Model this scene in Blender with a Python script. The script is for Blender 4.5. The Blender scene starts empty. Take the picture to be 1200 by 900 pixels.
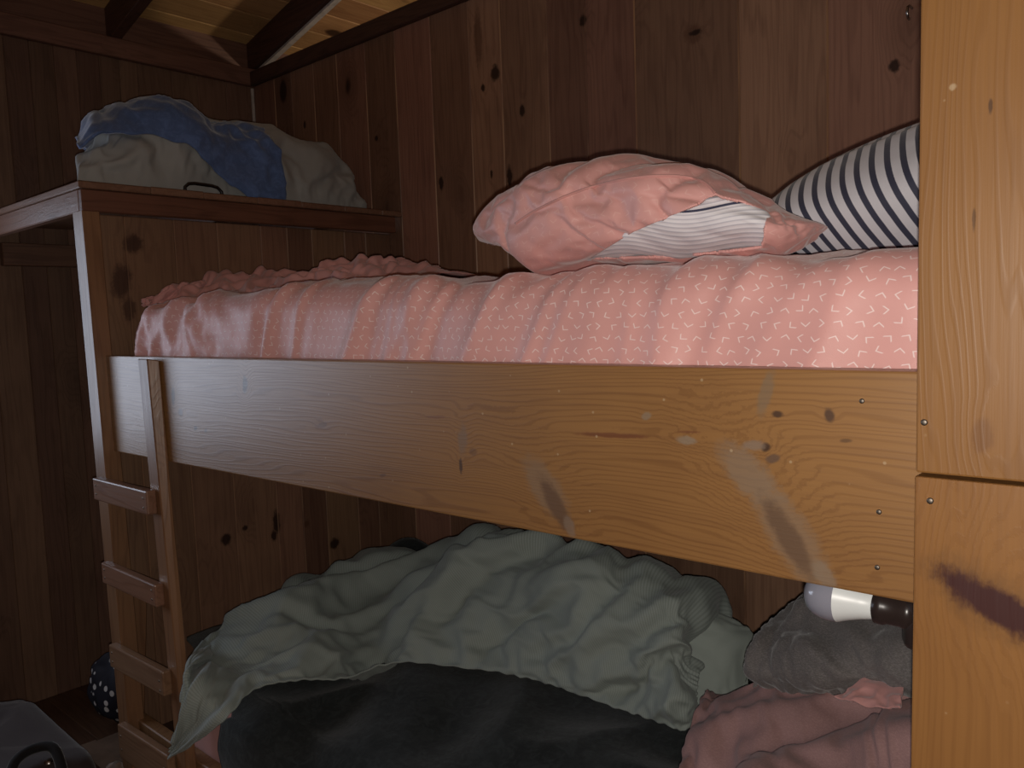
import bpy, bmesh, math, random
from mathutils import Vector, Matrix, noise
random.seed(7)
SC = bpy.context.scene
COL = SC.collection
PI = math.pi

# ------------------------------------------------------------------ camera
CAM = Vector((0.0, -0.93, 1.39))
RT = Vector((0.74979387, 0.66072413, -0.03539459))
UP = Vector((-0.02848613, 0.08567684, 0.99591567))
FW = Vector((-0.66105801, 0.7457232, -0.08306144))
FPX = 940.19
cam = bpy.data.cameras.new('camera'); co = bpy.data.objects.new('camera', cam); COL.objects.link(co)
cam.sensor_width = 36; cam.lens = FPX / 1200 * 36; cam.clip_start = .02
B = -FW
co.matrix_world = Matrix(((RT.x, UP.x, B.x, CAM.x), (RT.y, UP.y, B.y, CAM.y), (RT.z, UP.z, B.z, CAM.z), (0, 0, 0, 1)))
SC.camera = co
SC.view_settings.view_transform = 'Standard'; SC.view_settings.look = 'None'
SC.view_settings.exposure = 0; SC.view_settings.gamma = 1; SC.view_settings.use_curve_mapping = False


def ray(x, y):
    return RT * ((x - 600) / FPX) + UP * (-(y - 450) / FPX) + FW


def W(x, y, Y):                      # the point of the sight line (x, y) that lies at depth Y in the room
    d = ray(x, y); return CAM + d * ((Y - CAM.y) / d.y)


def WX(x, y, X):
    d = ray(x, y); return CAM + d * ((X - CAM.x) / d.x)


def WZ(x, y, Z):
    d = ray(x, y); return CAM + d * ((Z - CAM.z) / d.z)


# ------------------------------------------------------------------ objects
def tag(o, label=None, cat=None, group=None, kind=None):
    if label: o['label'] = label
    if cat: o['category'] = cat
    if group: o['group'] = group
    if kind: o['kind'] = kind
    return o


def empty(name, loc, label=None, cat=None, group=None):
    o = bpy.data.objects.new(name, None); COL.objects.link(o); o.location = loc
    o.empty_display_size = .05
    return tag(o, label, cat, group)


def link(name, me, mat=None, parent=None, smooth=True):
    o = bpy.data.objects.new(name, me); COL.objects.link(o)
    if mat: me.materials.append(mat)
    if smooth:
        for p in me.polygons: p.use_smooth = True
    if parent is not None:
        o.parent = parent
        loc = Vector(parent.location)
        q = parent.parent
        while q is not None:
            loc = loc + Vector(q.location); q = q.parent
        if parent.type == 'EMPTY':
            o.matrix_parent_inverse = Matrix.Translation(-loc)
    return o


class MB:
    """collects boxes, tubes and lathes into ONE mesh; every piece gets a random board number"""
    def __init__(s): s.bm = bmesh.new(); s.l = s.bm.faces.layers.float.new('bid'); s.e = s.bm.faces.layers.float.new('edge')

    def _tagf(s, faces, bid=None):
        b = random.random() if bid is None else bid
        for f in faces: f[s.l] = b

    def hexa(s, pts, bev=.003, bid=None, seg=1):
        """box from 8 corner points: bottom loop (4), top loop (4)"""
        vs = [s.bm.verts.new(p) for p in pts]
        fs = [s.bm.faces.new([vs[i] for i in q]) for q in ((3, 2, 1, 0), (4, 5, 6, 7), (0, 1, 5, 4), (1, 2, 6, 5), (2, 3, 7, 6), (3, 0, 4, 7))]
        s._tagf(fs, bid)
        bb = fs[0][s.l]
        if bev > 0:
            es = list({e for f in fs for e in f.edges})
            r = bmesh.ops.bevel(s.bm, geom=es, offset=bev, segments=seg, affect='EDGES', profile=.5)
            for f in r['faces']: f[s.l] = bb; f[s.e] = 1.0
        return s

    def box(s, a, b, bev=.003, bid=None, seg=1):
        (x0, y0, z0), (x1, y1, z1) = a, b
        return s.hexa([(x0, y0, z0), (x1, y0, z0), (x1, y1, z0), (x0, y1, z0), (x0, y0, z1), (x1, y0, z1), (x1, y1, z1), (x0, y1, z1)], bev, bid, seg)

    def lathe(s, o, axis, prof, n=24):
        axis = Vector(axis).normalized(); t = axis.orthogonal().normalized(); u = axis.cross(t); o = Vector(o)
        rings = []
        for r, h in prof:
            if r < 1e-6: rings.append([s.bm.verts.new(o + axis * h)])
            else: rings.append([s.bm.verts.new(o + axis * h + (t * math.cos(2 * PI * k / n) + u * math.sin(2 * PI * k / n)) * r) for k in range(n)])
        for a, b in zip(rings, rings[1:]):
            for k in range(n):
                k2 = (k + 1) % n
                if len(a) == 1 and len(b) == 1: continue
                if len(a) == 1: f = (a[0], b[k], b[k2])
                elif len(b) == 1: f = (a[k], b[0], a[k2])
                else: f = (a[k], b[k], b[k2], a[k2])
                s.bm.faces.new(f)
        return s

    def tube(s, pts, r, n=10):
        pts = [Vector(p) for p in pts]; rr = r if isinstance(r, (list, tuple)) else [r] * len(pts)
        rings = []; t0 = None
        for i, p in enumerate(pts):
            d = (pts[min(i + 1, len(pts) - 1)] - pts[max(i - 1, 0)]).normalized()
            if t0 is None: t0 = d.orthogonal().normalized()
            t0 = (t0 - d * t0.dot(d)).normalized(); u = d.cross(t0)
            rings.append([s.bm.verts.new(p + (t0 * math.cos(2 * PI * k / n) + u * math.sin(2 * PI * k / n)) * rr[i]) for k in range(n)])
        for a, b in zip(rings, rings[1:]):
            for k in range(n): s.bm.faces.new((a[k], a[(k + 1) % n], b[(k + 1) % n], b[k]))
        s.bm.faces.new(rings[0][::-1]); s.bm.faces.new(rings[-1])
        return s

    def build(s, name, mat, parent=None, smooth=False):
        bmesh.ops.recalc_face_normals(s.bm, faces=s.bm.faces[:])
        me = bpy.data.meshes.new(name); s.bm.to_mesh(me); s.bm.free()
        return link(name, me, mat, parent, smooth)


def boards(mb, o, u, v, w, widths, length, th, bev=.003, len_fn=None):
    """planks side by side along u, running along v, thickness along w"""
    o, u, v, w = Vector(o), Vector(u), Vector(v), Vector(w)
    x = 0
    for i, wd in enumerate(widths):
        a = o + u * x; b = o + u * (x + wd)
        n = w * (th + random.uniform(-.0012, .0012))
        mb.hexa([a, b, b + v * length, a + v * length, a + n, b + n, b + v * length + n, a + v * length + n], bev)
        x += wd


def widths(total, lo, hi):
    out = []; x = 0
    while x < total - 1e-6:
        w = random.uniform(lo, hi)
        if total - x - w < lo * .6: w = total - x
        out.append(min(w, total - x)); x += out[-1]
    return out


# ------------------------------------------------------------------ materials
class NT:
    def __init__(s, name):
        s.m = bpy.data.materials.new(name); s.m.use_nodes = True; s.t = s.m.node_tree; s.N = s.t.nodes
        s.b = s.N['Principled BSDF']

    def n(s, ty, **kw):
        x = s.N.new(ty)
        for k, v in kw.items(): setattr(x, k, v)
        return x

    def val(s, sock, v):
        if isinstance(v, bpy.types.NodeSocket): s.t.links.new(v, sock)
        else: sock.default_value = v

    def math(s, op, a, b=0.0, c=0.0, clamp=False):
        x = s.n('ShaderNodeMath', operation=op, use_clamp=clamp)
        s.val(x.inputs[0], a); s.val(x.inputs[1], b); s.val(x.inputs[2], c)
        return x.outputs[0]

    def vmath(s, op, a, b=(0, 0, 0)):
        x = s.n('ShaderNodeVectorMath', operation=op); s.val(x.inputs[0], a); s.val(x.inputs[1], b)
        return x.outputs[0]

    def sep(s, v):
        x = s.n('ShaderNodeSeparateXYZ'); s.val(x.inputs[0], v); return x.outputs

    def comb(s, a, b, c):
        x = s.n('ShaderNodeCombineXYZ'); s.val(x.inputs[0], a); s.val(x.inputs[1], b); s.val(x.inputs[2], c); return x.outputs[0]

    def noise(s, v, sc, det=3, rough=.55, dist=0):
        x = s.n('ShaderNodeTexNoise'); s.val(x.inputs['Vector'], v); x.inputs['Scale'].default_value = sc
        x.inputs['Detail'].default_value = det; x.inputs['Roughness'].default_value = rough; x.inputs['Distortion'].default_value = dist
        return x.outputs['Fac']

    def vor(s, v, sc, rnd=1.0):
        x = s.n('ShaderNodeTexVoronoi'); s.val(x.inputs['Vector'], v); x.inputs['Scale'].default_value = sc
        x.inputs['Randomness'].default_value = rnd
        return x.outputs['Distance'], x.outputs['Color']

    def map(s, v, a, b, c=0.0, d=1.0, smooth=True):
        x = s.n('ShaderNodeMapRange', interpolation_type='SMOOTHSTEP' if smooth else 'LINEAR')
        s.val(x.inputs[0], v); x.inputs[1].default_value = a; x.inputs[2].default_value = b
        x.inputs[3].default_value = c; x.inputs[4].default_value = d
        return x.outputs[0]

    def mix(s, f, a, b, mode='MIX'):
        x = s.n('ShaderNodeMix', data_type='RGBA', blend_type=mode)
        s.val(x.inputs[0], f); s.val(x.inputs[6], c4(a)); s.val(x.inputs[7], c4(b))
        return x.outputs[2]

    def bump(s, h, st, dist=.01):
        x = s.n('ShaderNodeBump'); x.inputs['Strength'].default_value = st; x.inputs['Distance'].default_value = dist
        s.val(x.inputs['Height'], h); s.t.links.new(x.outputs[0], s.b.inputs['Normal'])

    def coord(s, k='Object'): return s.n('ShaderNodeTexCoord').outputs[k]

    def done(s, col, rough=.6, **kw):
        s.val(s.b.inputs['Base Color'], c4(col)); s.val(s.b.inputs['Roughness'], rough)
        for k, v in kw.items(): s.val(s.b.inputs[k.replace('_', ' ')], v)
        return s.m


def c4(c):
    return (*c, 1) if isinstance(c, tuple) and len(c) == 3 else c


def wood(name, axis, light, dark, knots=0.5, rough=.45, rings=1.0, spots=(), knotcol=(.035, .015, .008), tint=.35, spec=.4, specks=0, grain=1.0, worn=None, coat=0.0, fk=1.0):
    """spots: (u, v, ru, rv, angle, colour, strength, ringpush) explicit knots; u runs along the board, v across"""
    t = NT(name)
    P = t.coord(); at = t.n('ShaderNodeAttribute', attribute_name='bid'); bid = at.outputs['Fac']
    x, y, z = t.sep(P)
    if axis == 'Z': al, a1, a2 = z, x, y
    elif axis == 'X': al, a1, a2 = x, z, y
    elif axis == 'Zy': al, a1, a2 = z, y, x
    else: al, a1, a2 = y, x, z
    off = t.math('MULTIPLY', bid, 37.0)
    al2 = t.math('ADD', al, off)
    a1o = t.math('ADD', a1, t.math('MULTIPLY', bid, 11.0))
    # knots scattered over the boards
    kv = t.comb(t.math('MULTIPLY', a1o, 7.0), t.math('MULTIPLY', a2, 7.0), t.math('MULTIPLY', al2, 3.6))
    warp = t.noise(kv, 2.5, 2)
    kd, kc = t.vor(kv, 1.0)
    kd = t.math('ADD', kd, t.math('MULTIPLY', t.math('SUBTRACT', warp, .5), .16))
    kr = t.sep(kc)[0]
    gate = t.map(kr, 1 - knots * .5, 1 - knots * .5 + .05)
    km = t.math('MULTIPLY', t.map(kd, .12, .22, 1, 0), gate)
    halo = t.math('MULTIPLY', t.map(kd, .08, .62, 1, 0), gate)
    q = t.comb(a1o, a2, t.math('MULTIPLY', al2, .09))
    n1 = t.noise(q, 9, 3, .5)
    phase = t.math('ADD', t.math('MULTIPLY', a1o, 5.0 * fk), t.math('MULTIPLY', n1, 1.9))
    phase = t.math('ADD', phase, t.math('MULTIPLY', halo, 1.1))
    spot_layers = []
    spn = t.math('ADD', t.math('MULTIPLY', t.math('SUBTRACT', t.noise(P, 55, 3, .6), .5), .8), t.math('MULTIPLY', t.math('SUBTRACT', t.noise(t.comb(a1o, a2, t.math('MULTIPLY', al2, .6)), 210, 3, .65, .6), .5), .45)) if spots else None
    for (u, v, ru, rv, ang, colr, st, push) in spots:
        du = t.math('SUBTRACT', al, u); dv = t.math('SUBTRACT', a1, v)
        ca, sa = math.cos(ang), math.sin(ang)
        e1 = t.math('DIVIDE', t.math('ADD', t.math('MULTIPLY', du, ca), t.math('MULTIPLY', dv, sa)), ru)
        e2 = t.math('DIVIDE', t.math('SUBTRACT', t.math('MULTIPLY', dv, ca), t.math('MULTIPLY', du, sa)), rv)
        d2 = t.math('SQRT', t.math('ADD', t.math('MULTIPLY', e1, e1), t.math('MULTIPLY', e2, e2)))
        d2 = t.math('ADD', d2, spn)
        spot_layers.append((t.math('MULTIPLY', t.map(d2, .55, 1.15, 1, 0), st), colr))
        if push: phase = t.math('ADD', phase, t.math('MULTIPLY', t.map(d2, .3, 3.2, 1, 0), push))
    fine = t.noise(t.comb(a1o, a2, t.math('MULTIPLY', al2, .03)), 160, 2, .6)
    ring = t.math('SINE', t.math('MULTIPLY', phase, 34.0 * grain))
    ring = t.map(ring, .1, 1.0, 0, 1)
    broad = t.noise(q, 3.5, 2, .5)
    blot = t.noise(P, 3.0, 3, .6)
    f = t.math('ADD', t.math('MULTIPLY', ring, .30 * rings), t.math('MULTIPLY', t.map(broad, .3, .7), .35))
    f = t.math('ADD', f, t.math('MULTIPLY', t.map(fine, .4, .7), .22))
    f = t.math('ADD', f, t.math('MULTIPLY', t.map(blot, .42, .75), .25), clamp=True)
    col = t.mix(f, light, dark)
    tn = t.math('ADD', 1 - tint * .5, t.math('MULTIPLY', bid, tint))
    hs = t.n('ShaderNodeHueSaturation'); t.val(hs.inputs['Value'], tn)
    t.val(hs.inputs['Hue'], t.math('ADD', .492, t.math('MULTIPLY', t.math('FRACT', t.math('MULTIPLY', bid, 7.3)), .016)))
    t.val(hs.inputs['Color'], col); col = hs.outputs[0]
    col = t.mix(t.math('MULTIPLY', halo, .38), col, tuple(c * .55 for c in dark))
    col = t.mix(t.math('MULTIPLY', km, .92), col, knotcol)
    for m, colr in spot_layers: col = t.mix(m, col, colr)
    if worn:
        ea = t.n('ShaderNodeAttribute', attribute_name='edge').outputs['Fac']
        ea = t.math('MULTIPLY', ea, t.map(t.noise(t.comb(a1o, a2, t.math('MULTIPLY', al2, .5)), 6, 2), .40, .6))
        col = t.mix(t.math('MULTIPLY', ea, .8), col, worn)
    if specks:
        sd, scol = t.vor(t.vmath('MULTIPLY', P, (1, 1, 1.0)), 38)
        sm = t.math('MULTIPLY', t.map(sd, .05, .10, 1, 0), t.map(t.sep(scol)[1], .90, .93))
        col = t.mix(t.math('MULTIPLY', sm, specks), col, (.55, .42, .26))
    hb = t.math('ADD', t.math('MULTIPLY', fine, .5), t.math('MULTIPLY', ring, .25))
    hb = t.math('ADD', hb, t.math('MULTIPLY', blot, .6))
    t.bump(hb, .12, .004)
    if coat: t.b.inputs['Coat Weight'].default_value = coat; t.b.inputs['Coat Roughness'].default_value = .42
    ro = t.math('ADD', rough - .06, t.math('MULTIPLY', fine, .14))
    return t.done(col, ro, Specular_IOR_Level=spec)


def plain(name, col, rough=.5, metal=0.0, nz=0.0, sc=20, **kw):
    t = NT(name)
    n = t.noise(t.coord(), sc, 3)
    c = t.mix(t.map(n, .35, .7), col, tuple(v * (1 - nz) for v in col)) if nz else col
    return t.done(c, rough, Metallic=metal, **kw)


def fabric(name, col, dark=.82, rough=.9, weave=900, sheen=.3, bump=.25, melange=0.0, fuzz=0.0, spec=.2, sat_lines=None):
    t = NT(name); P = t.coord()
    n = t.noise(P, 6, 3); w = t.noise(P, weave, 1)
    c = t.mix(t.map(n, .3, .7), col, tuple(v * dark for v in col))
    if melange:
        m = t.noise(t.vmath('MULTIPLY', P, (1, 1, 4)), 260, 2, .7)
        c = t.mix(t.math('MULTIPLY', t.map(m, .45, .62), melange), c, tuple(min(1, v * 2.2 + .05) for v in col))
    if fuzz:
        m = t.noise(P, 34, 4, .7, 1.2)
        c = t.mix(t.math('MULTIPLY', t.map(m, .40, .68), fuzz), c, tuple(min(1, v * 2.6) for v in col))
    if sat_lines:
        uv = t.sep(t.n('ShaderNodeUVMap').outputs[0])
        per, colr, st = sat_lines
        s = t.math('SINE', t.math('MULTIPLY', uv[0], 2 * PI / per))
        c = t.mix(t.math('MULTIPLY', t.map(s, -.2, .5), st), c, colr)
    h = t.math('ADD', t.math('MULTIPLY', w, .4), t.math('MULTIPLY', t.noise(P, 70, 3), .6))
    t.bump(h, bump, .003)
    return t.done(c, rough, Sheen_Weight=sheen, Sheen_Roughness=.4, Specular_IOR_Level=spec)


def chevron_fabric(name, col, mark, cell=.034, size=.40, st=.75):
    t = NT(name); uv = t.n('ShaderNodeUVMap').outputs[0]
    x, y, _ = t.sep(uv)
    gy = t.math('DIVIDE', y, cell * .8); iy = t.math('FLOOR', gy); fy = t.math('SUBTRACT', t.math('FRACT', gy), .5)
    gx = t.math('ADD', t.math('DIVIDE', x, cell), t.math('MULTIPLY', t.math('MODULO', iy, 2.0), .5))
    ix = t.math('FLOOR', gx); fx = t.math('SUBTRACT', t.math('FRACT', gx), .5)
    wn = t.n('ShaderNodeTexWhiteNoise', noise_dimensions='2D'); t.val(wn.inputs['Vector'], t.comb(ix, iy, 0))
    jc = t.sep(wn.outputs['Color'])
    fx = t.math('ADD', fx, t.math('MULTIPLY', t.math('SUBTRACT', jc[1], .5), .28)); fy = t.math('ADD', fy, t.math('MULTIPLY', t.math('SUBTRACT', jc[2], .5), .28))
    ang = t.math('MULTIPLY', wn.outputs['Value'], 2 * PI)
    vr = t.n('ShaderNodeVectorRotate', rotation_type='Z_AXIS'); t.val(vr.inputs['Vector'], t.comb(fx, fy, 0)); t.val(vr.inputs['Angle'], ang)
    px, py, _ = t.sep(vr.outputs[0])
    ax = t.math('ABSOLUTE', px)
    d = t.math('ABSOLUTE', t.math('SUBTRACT', py, t.math('SUBTRACT', t.math('MULTIPLY', ax, 1.0), .14)))
    m = t.math('MULTIPLY', t.map(d, .035, .07, 1, 0), t.map(ax, size * .66, size * .78, 1, 0))
    P = t.coord(); n = t.noise(P, 5, 3); w = t.noise(P, 900, 1)
    c = t.mix(t.map(n, .3, .7), col, tuple(v * .9 for v in col))
    c = t.mix(t.math('MULTIPLY', m, st), c, mark)
    t.bump(t.math('ADD', t.math('MULTIPLY', w, .3), t.noise(P, 40, 3)), .2, .003)
    return t.done(c, .48, Sheen_Weight=.3, Sheen_Roughness=.35, Specular_IOR_Level=.45)


# boards of the cabin: reddish old wall boards, honey varnished bunk boards
M = {}
KN = (.020, .009, .007); HL = (.10, .045, .026)


def sp_back(px, py, ru, rv, c=KN, st=.9, ang=0.0):
    q = W(px, py, 1.12); return (q.z, q.x, ru, rv, ang, c, st, .12)


def sp_part(px, py, ru, rv, c=KN, st=.9, ang=0.0):
    q = WX(px, py, -2.42); return (q.z, q.y, ru, rv, ang, c, st, .12)


w_spots = [sp_back(560, 45, .10, .022, HL, .6), sp_back(580, 86, .030, .022), sp_back(566, 103, .014, .010), sp_back(517, 214, .028, .013), sp_back(597, 206, .038, .013), sp_back(612, 129, .022, .012),
           sp_back(683, 24, .020, .015), sp_back(812, 40, .03, .03, HL, .6), sp_back(815, 38, .009, .022), sp_back(1048, 77, .016, .014), sp_back(357, 146, .020, .010), sp_back(441, 162, .012, .012), sp_back(640, 200, .016, .008),
           sp_back(705, 640, .012, .010), sp_back(748, 655, .02, .010), sp_back(836, 708, .012, .012), sp_back(576, 204, .016, .007)]
q_spots = [sp_part(156, 286, .030, .034, (.045, .020, .015), .8), sp_part(142, 330, .060, .032, (.045, .020, .015), .75, .2), sp_part(152, 362, .04, .022, (.05, .022, .016), .7), sp_part(265, 632, .022, .020), sp_part(287, 619, .010, .012), sp_part(324, 612, .045, .016),
           sp_part(321, 628, .02, .012), sp_part(392, 637, .022, .022), sp_part(359, 614, .012, .012, HL, .8)]
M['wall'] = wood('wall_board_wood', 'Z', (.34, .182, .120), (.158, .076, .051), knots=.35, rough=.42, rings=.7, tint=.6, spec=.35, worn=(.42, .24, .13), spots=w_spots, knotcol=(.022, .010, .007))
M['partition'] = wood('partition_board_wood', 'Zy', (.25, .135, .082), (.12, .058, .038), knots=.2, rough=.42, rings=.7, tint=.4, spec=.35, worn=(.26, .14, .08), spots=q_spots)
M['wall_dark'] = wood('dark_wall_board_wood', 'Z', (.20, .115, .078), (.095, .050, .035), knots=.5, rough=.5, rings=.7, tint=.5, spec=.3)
M['roof'] = wood('roof_plank_wood', 'Y', (.52, .30, .13), (.27, .13, .05), knots=.35, rough=.5, rings=.6, tint=.35)
M['beam'] = wood('dark_beam_wood', 'X', (.10, .048, .03), (.04, .019, .013), knots=.2, rough=.55)
M['beamy'] = wood('dark_beam_wood_lengthwise', 'Y', (.20, .10, .068), (.09, .042, .03), knots=.2, rough=.5)
M['floor'] = wood('floor_board_wood', 'X', (.10, .05, .03), (.045, .022, .014), knots=.2, rough=.5)
GREY = (.20, .150, .105); DK = (.055, .026, .014); RED = (.15, .048, .02)
g_spots = [
    (-.765, 1.13, .062, .030, -.85, (.225, .155, .10), .6, .22), (-.745, 1.105, .055, .017, -.95, (.115, .062, .036), .8, .0), (-.72, 1.075, .02, .010, -1.2, (.24, .17, .12), .6, .0),
    (-.437, 1.185, .055, .026, -.75, (.24, .175, .12), .65, .25), (-.384, 1.115, .088, .030, -.95, (.235, .155, .095), .7, .2), (-.386, 1.112, .060, .016, -.98, (.12, .068, .040), .8, 0), (-.345, 1.075, .02, .012, -.9, (.24, .175, .12), .7, 0),
    (-.413, 1.287, .034, .009, 1.3, (.19, .14, .09), .6, .0),
    (-.414, 1.221, .0075, .0065, 0, DK, .95, .12), (-.428, 1.222, .017, .0075, .1, (.24, .17, .12), .8, .1), (-.405, 1.207, .010, .006, .4, (.12, .07, .045), .85, 0),
    (-.522, 1.221, .016, .0065, .0, (.26, .20, .14), .75, .14), (-.583, 1.2495, .009, .006, .3, (.25, .19, .13), .7, .06),
    (-.398, 1.262, .008, .005, .0, DK, .9, .05), (-.337, 1.264, .0065, .010, .2, (.07, .035, .02), .9, .06), (-.318, 1.236, .008, .003, .1, DK, .6, 0),
    (-.64, 1.219, .065, .0042, .03, RED, .75, .1), (-.52, 1.232, .02, .002, .05, RED, .6, 0),
    (-1.611, 1.262, .012, .022, -.25, DK, .9, .25), (-1.953, 1.225, .010, .026, -.1, DK, .85, .2), (-1.92, 1.185, .012, .011, .4, (.09, .05, .035), .85, .1),
    (-1.85, 1.150, .011, .006, .2, DK, .8, .05), (-1.80, 1.148, .008, .005, .2, DK, .7, 0), (-1.33, 1.19, .02, .006, .1, (.10, .05, .03), .5, .1),
    (-.938, 1.19, .012, .03, -.1, (.20, .13, .085), .7, .15), (-.945, 1.145, .0045, .015, .0, DK, .85, .05), (-.915, 1.172, .010, .007, .0, (.12, .06, .035), .5, .05),
    (-1.15, 1.108, .012, .004, .3, (.09, .04, .02), .5, 0), (-1.0, 1.225, .03, .003, .05, RED, .45, .1)]
M['guard'] = wood('honey_side_board_wood', 'X', (.305, .148, .048), (.175, .073, .022), knots=0, rough=.40, rings=1.15, spots=g_spots, tint=.1, spec=.5, specks=.45, coat=.6, grain=1.7, fk=2.6)
p_spots = [(1.088, -.165, .034, .085, .44, (.17, .082, .03), .65, .25), (1.084, -.160, .021, .070, .46, (.052, .018, .018), .97, .0),
           (1.575, -.172, .008, .0022, 0, DK, .75, 0), (1.47, -.185, .012, .0018, 0, DK, .6, 0), (1.60, -.205, .004, .004, 0, (.45, .33, .2), .7, 0), (1.69, -.178, .004, .0035, 0, (.5, .38, .25), .7, 0), (1.255, -.175, .02, .012, .2, (.16, .07, .026), .6, .1)]
M['panel'] = wood('honey_end_board_wood', 'Z', (.275, .130, .040), (.180, .077, .022), knots=0, rough=.42, rings=.55, spots=p_spots, tint=.12, spec=.4, specks=.35, grain=1.7, fk=2.2)
M['post'] = wood('post_wood', 'Z', (.27, .14, .07), (.15, .07, .035), knots=.15, rough=.38, tint=.2, spec=.5)
M['rung'] = wood('rung_wood', 'X', (.27, .15, .09), (.16, .08, .045), knots=.1, rough=.32, tint=.3, spec=.5)
M['loft'] = wood('loft_edge_wood', 'Y', (.17, .075, .045), (.085, .036, .022), knots=.1, rough=.42, tint=.2)
M['apron'] = wood('loft_apron_wood', 'X', (.24, .13, .085), (.15, .075, .045), knots=.1, rough=.38, tint=.2)
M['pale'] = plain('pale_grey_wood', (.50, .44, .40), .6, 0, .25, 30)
M['steel'] = plain('worn_steel', (.42, .40, .38), .3, 1.0)
M['dsteel'] = plain('dark_steel', (.10, .10, .11), .25, 1.0)
M['nail'] = plain('nail_steel', (.22, .19, .16), .5, 1.0)
M['pink'] = chevron_fabric('pink_chevron_cotton', (.76, .395, .365), (.92, .77, .75), cell=.0205)
M['pinkcase'] = chevron_fabric('pink_chevron_pillowcase', (.76, .395, .365), (.88, .62, .56), cell=.0205, st=.33)
M['pinkplain'] = fabric('pink_cotton', (.62, .31, .285), rough=.65, sheen=.3)
M['sage'] = fabric('sage_striped_cotton', (.30, .34, .315), dark=.92, rough=.8, sheen=.15, bump=.15, sat_lines=(.0062, (.19, .215, .195), .5))
M['sagepillow'] = fabric('sage_cotton', (.31, .35, .32), dark=.92, rough=.8, sheen=.15)
M['char'] = fabric('charcoal_fleece', (.024, .028, .029), dark=.7, rough=.95, sheen=.15, fuzz=.32, bump=.5)
M['mauve'] = fabric('mauve_jersey', (.35, .205, .195), dark=.85, rough=.9, sheen=.08, melange=.10, spec=.1)
M['greyp'] = fabric('heather_grey_jersey', (.135, .122, .118), dark=.85, rough=.9, sheen=.3, melange=.28)
M['duvet'] = fabric('pale_grey_cotton', (.36, .36, .345), dark=.88, rough=.85, sheen=.2)
M['blue'] = fabric('blue_fleece', (.10, .155, .32), dark=.8, rough=.95, sheen=.5, fuzz=.18)
M['bagcloth'] = fabric('grey_taupe_bag_cloth', (.046, .035, .035), dark=.8, rough=.8, sheen=.2)
M['strap'] = fabric('black_webbing', (.012, .011, .012), rough=.8)
M['leather'] = plain('brown_leather', (.10, .042, .022), .4, 0, .4, 30)
M['board_brown'] = plain('brown_cardboard', (.16, .10, .065), .8, 0, .3, 12)
M['floral'] = fabric('patterned_cloth', (.16, .12, .10), dark=.3, rough=.9, fuzz=.8)

t = NT('white_ribbed_cotton'); uv = t.sep(t.n('ShaderNodeUVMap').outputs[0])
s = t.math('SINE', t.math('MULTIPLY', uv[1], 2 * PI / .0062))
c = t.mix(t.map(s, .2, .9), (.82, .80, .84), (.58, .57, .63))
ln = t.math('ABSOLUTE', t.math('SUBTRACT', uv[1], .137))
c = t.mix(t.map(ln, .0012, .0022, 1, 0), c, (.03, .035, .08))
t.bump(s, .15, .002); M['white'] = t.done(c, .7, Sheen_Weight=.2)

t = NT('navy_and_white_striped_cotton'); uv = t.sep(t.n('ShaderNodeUVMap').outputs[0])
fr = t.math('FRACT', t.math('DIVIDE', uv[0], .0205))
d = t.math('ABSOLUTE', t.math('SUBTRACT', fr, .5))
c = t.mix(t.map(d, .18, .23, 1, 0), (.60, .59, .64), (.030, .032, .062))
t.bump(t.noise(t.coord(), 500, 2), .15, .002); M['stripe'] = t.done(c, .75, Sheen_Weight=.2)

t = NT('navy_polka_dot_cotton'); P = t.coord()
dd, dc = t.vor(P, 27, .55)
m = t.map(dd, .24, .29, 1, 0)
m = t.math('MULTIPLY', m, t.map(t.sep(dc)[0], .15, .25))
c = t.mix(m, (.010, .010, .02), (.62, .60, .60)); M['polka'] = t.done(c, .75)

t = NT('frosted_bulb_glass'); M['globe'] = t.done((.30, .30, .36), .18, Coat_Weight=.8, Coat_Roughness=.06)
M['bulbbody'] = plain('white_bulb_plastic', (.85, .88, .88), .35)
M['bakelite'] = plain('dark_bakelite', (.030, .020, .018), .28)

# ------------------------------------------------------------------ noise helpers
def fb(p, oc=4, H=.6):
    return noise.fractal(p, H, 2.0, oc, noise_basis='PERLIN_ORIGINAL')


def ridge(p, oc=3):
    s = 0; a = 1; n = 0
    for _ in range(oc):
        s += a * (1 - abs(noise.noise(p, noise_basis='PERLIN_ORIGINAL')) * 2.2); n += a
        a *= .5; p = p * 2.03 + Vector((3.1, 1.7, 5.3))
    return s / n


def folds(p, scale, stretch, seed, warp=.35, oc=3):
    """sharp cloth creases; stretch is a vector that lengthens them"""
    q = Vector((p.x * stretch[0], p.y * stretch[1], p.z * stretch[2])) * scale + Vector((seed, seed * 1.7, seed * .3))
    w = Vector((noise.noise(q * .7), noise.noise(q * .7 + Vector((9, 2, 4))), noise.noise(q * .7 + Vector((1, 7, 3))))) * warp * 2
    return ridge(q + w, oc)


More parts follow.
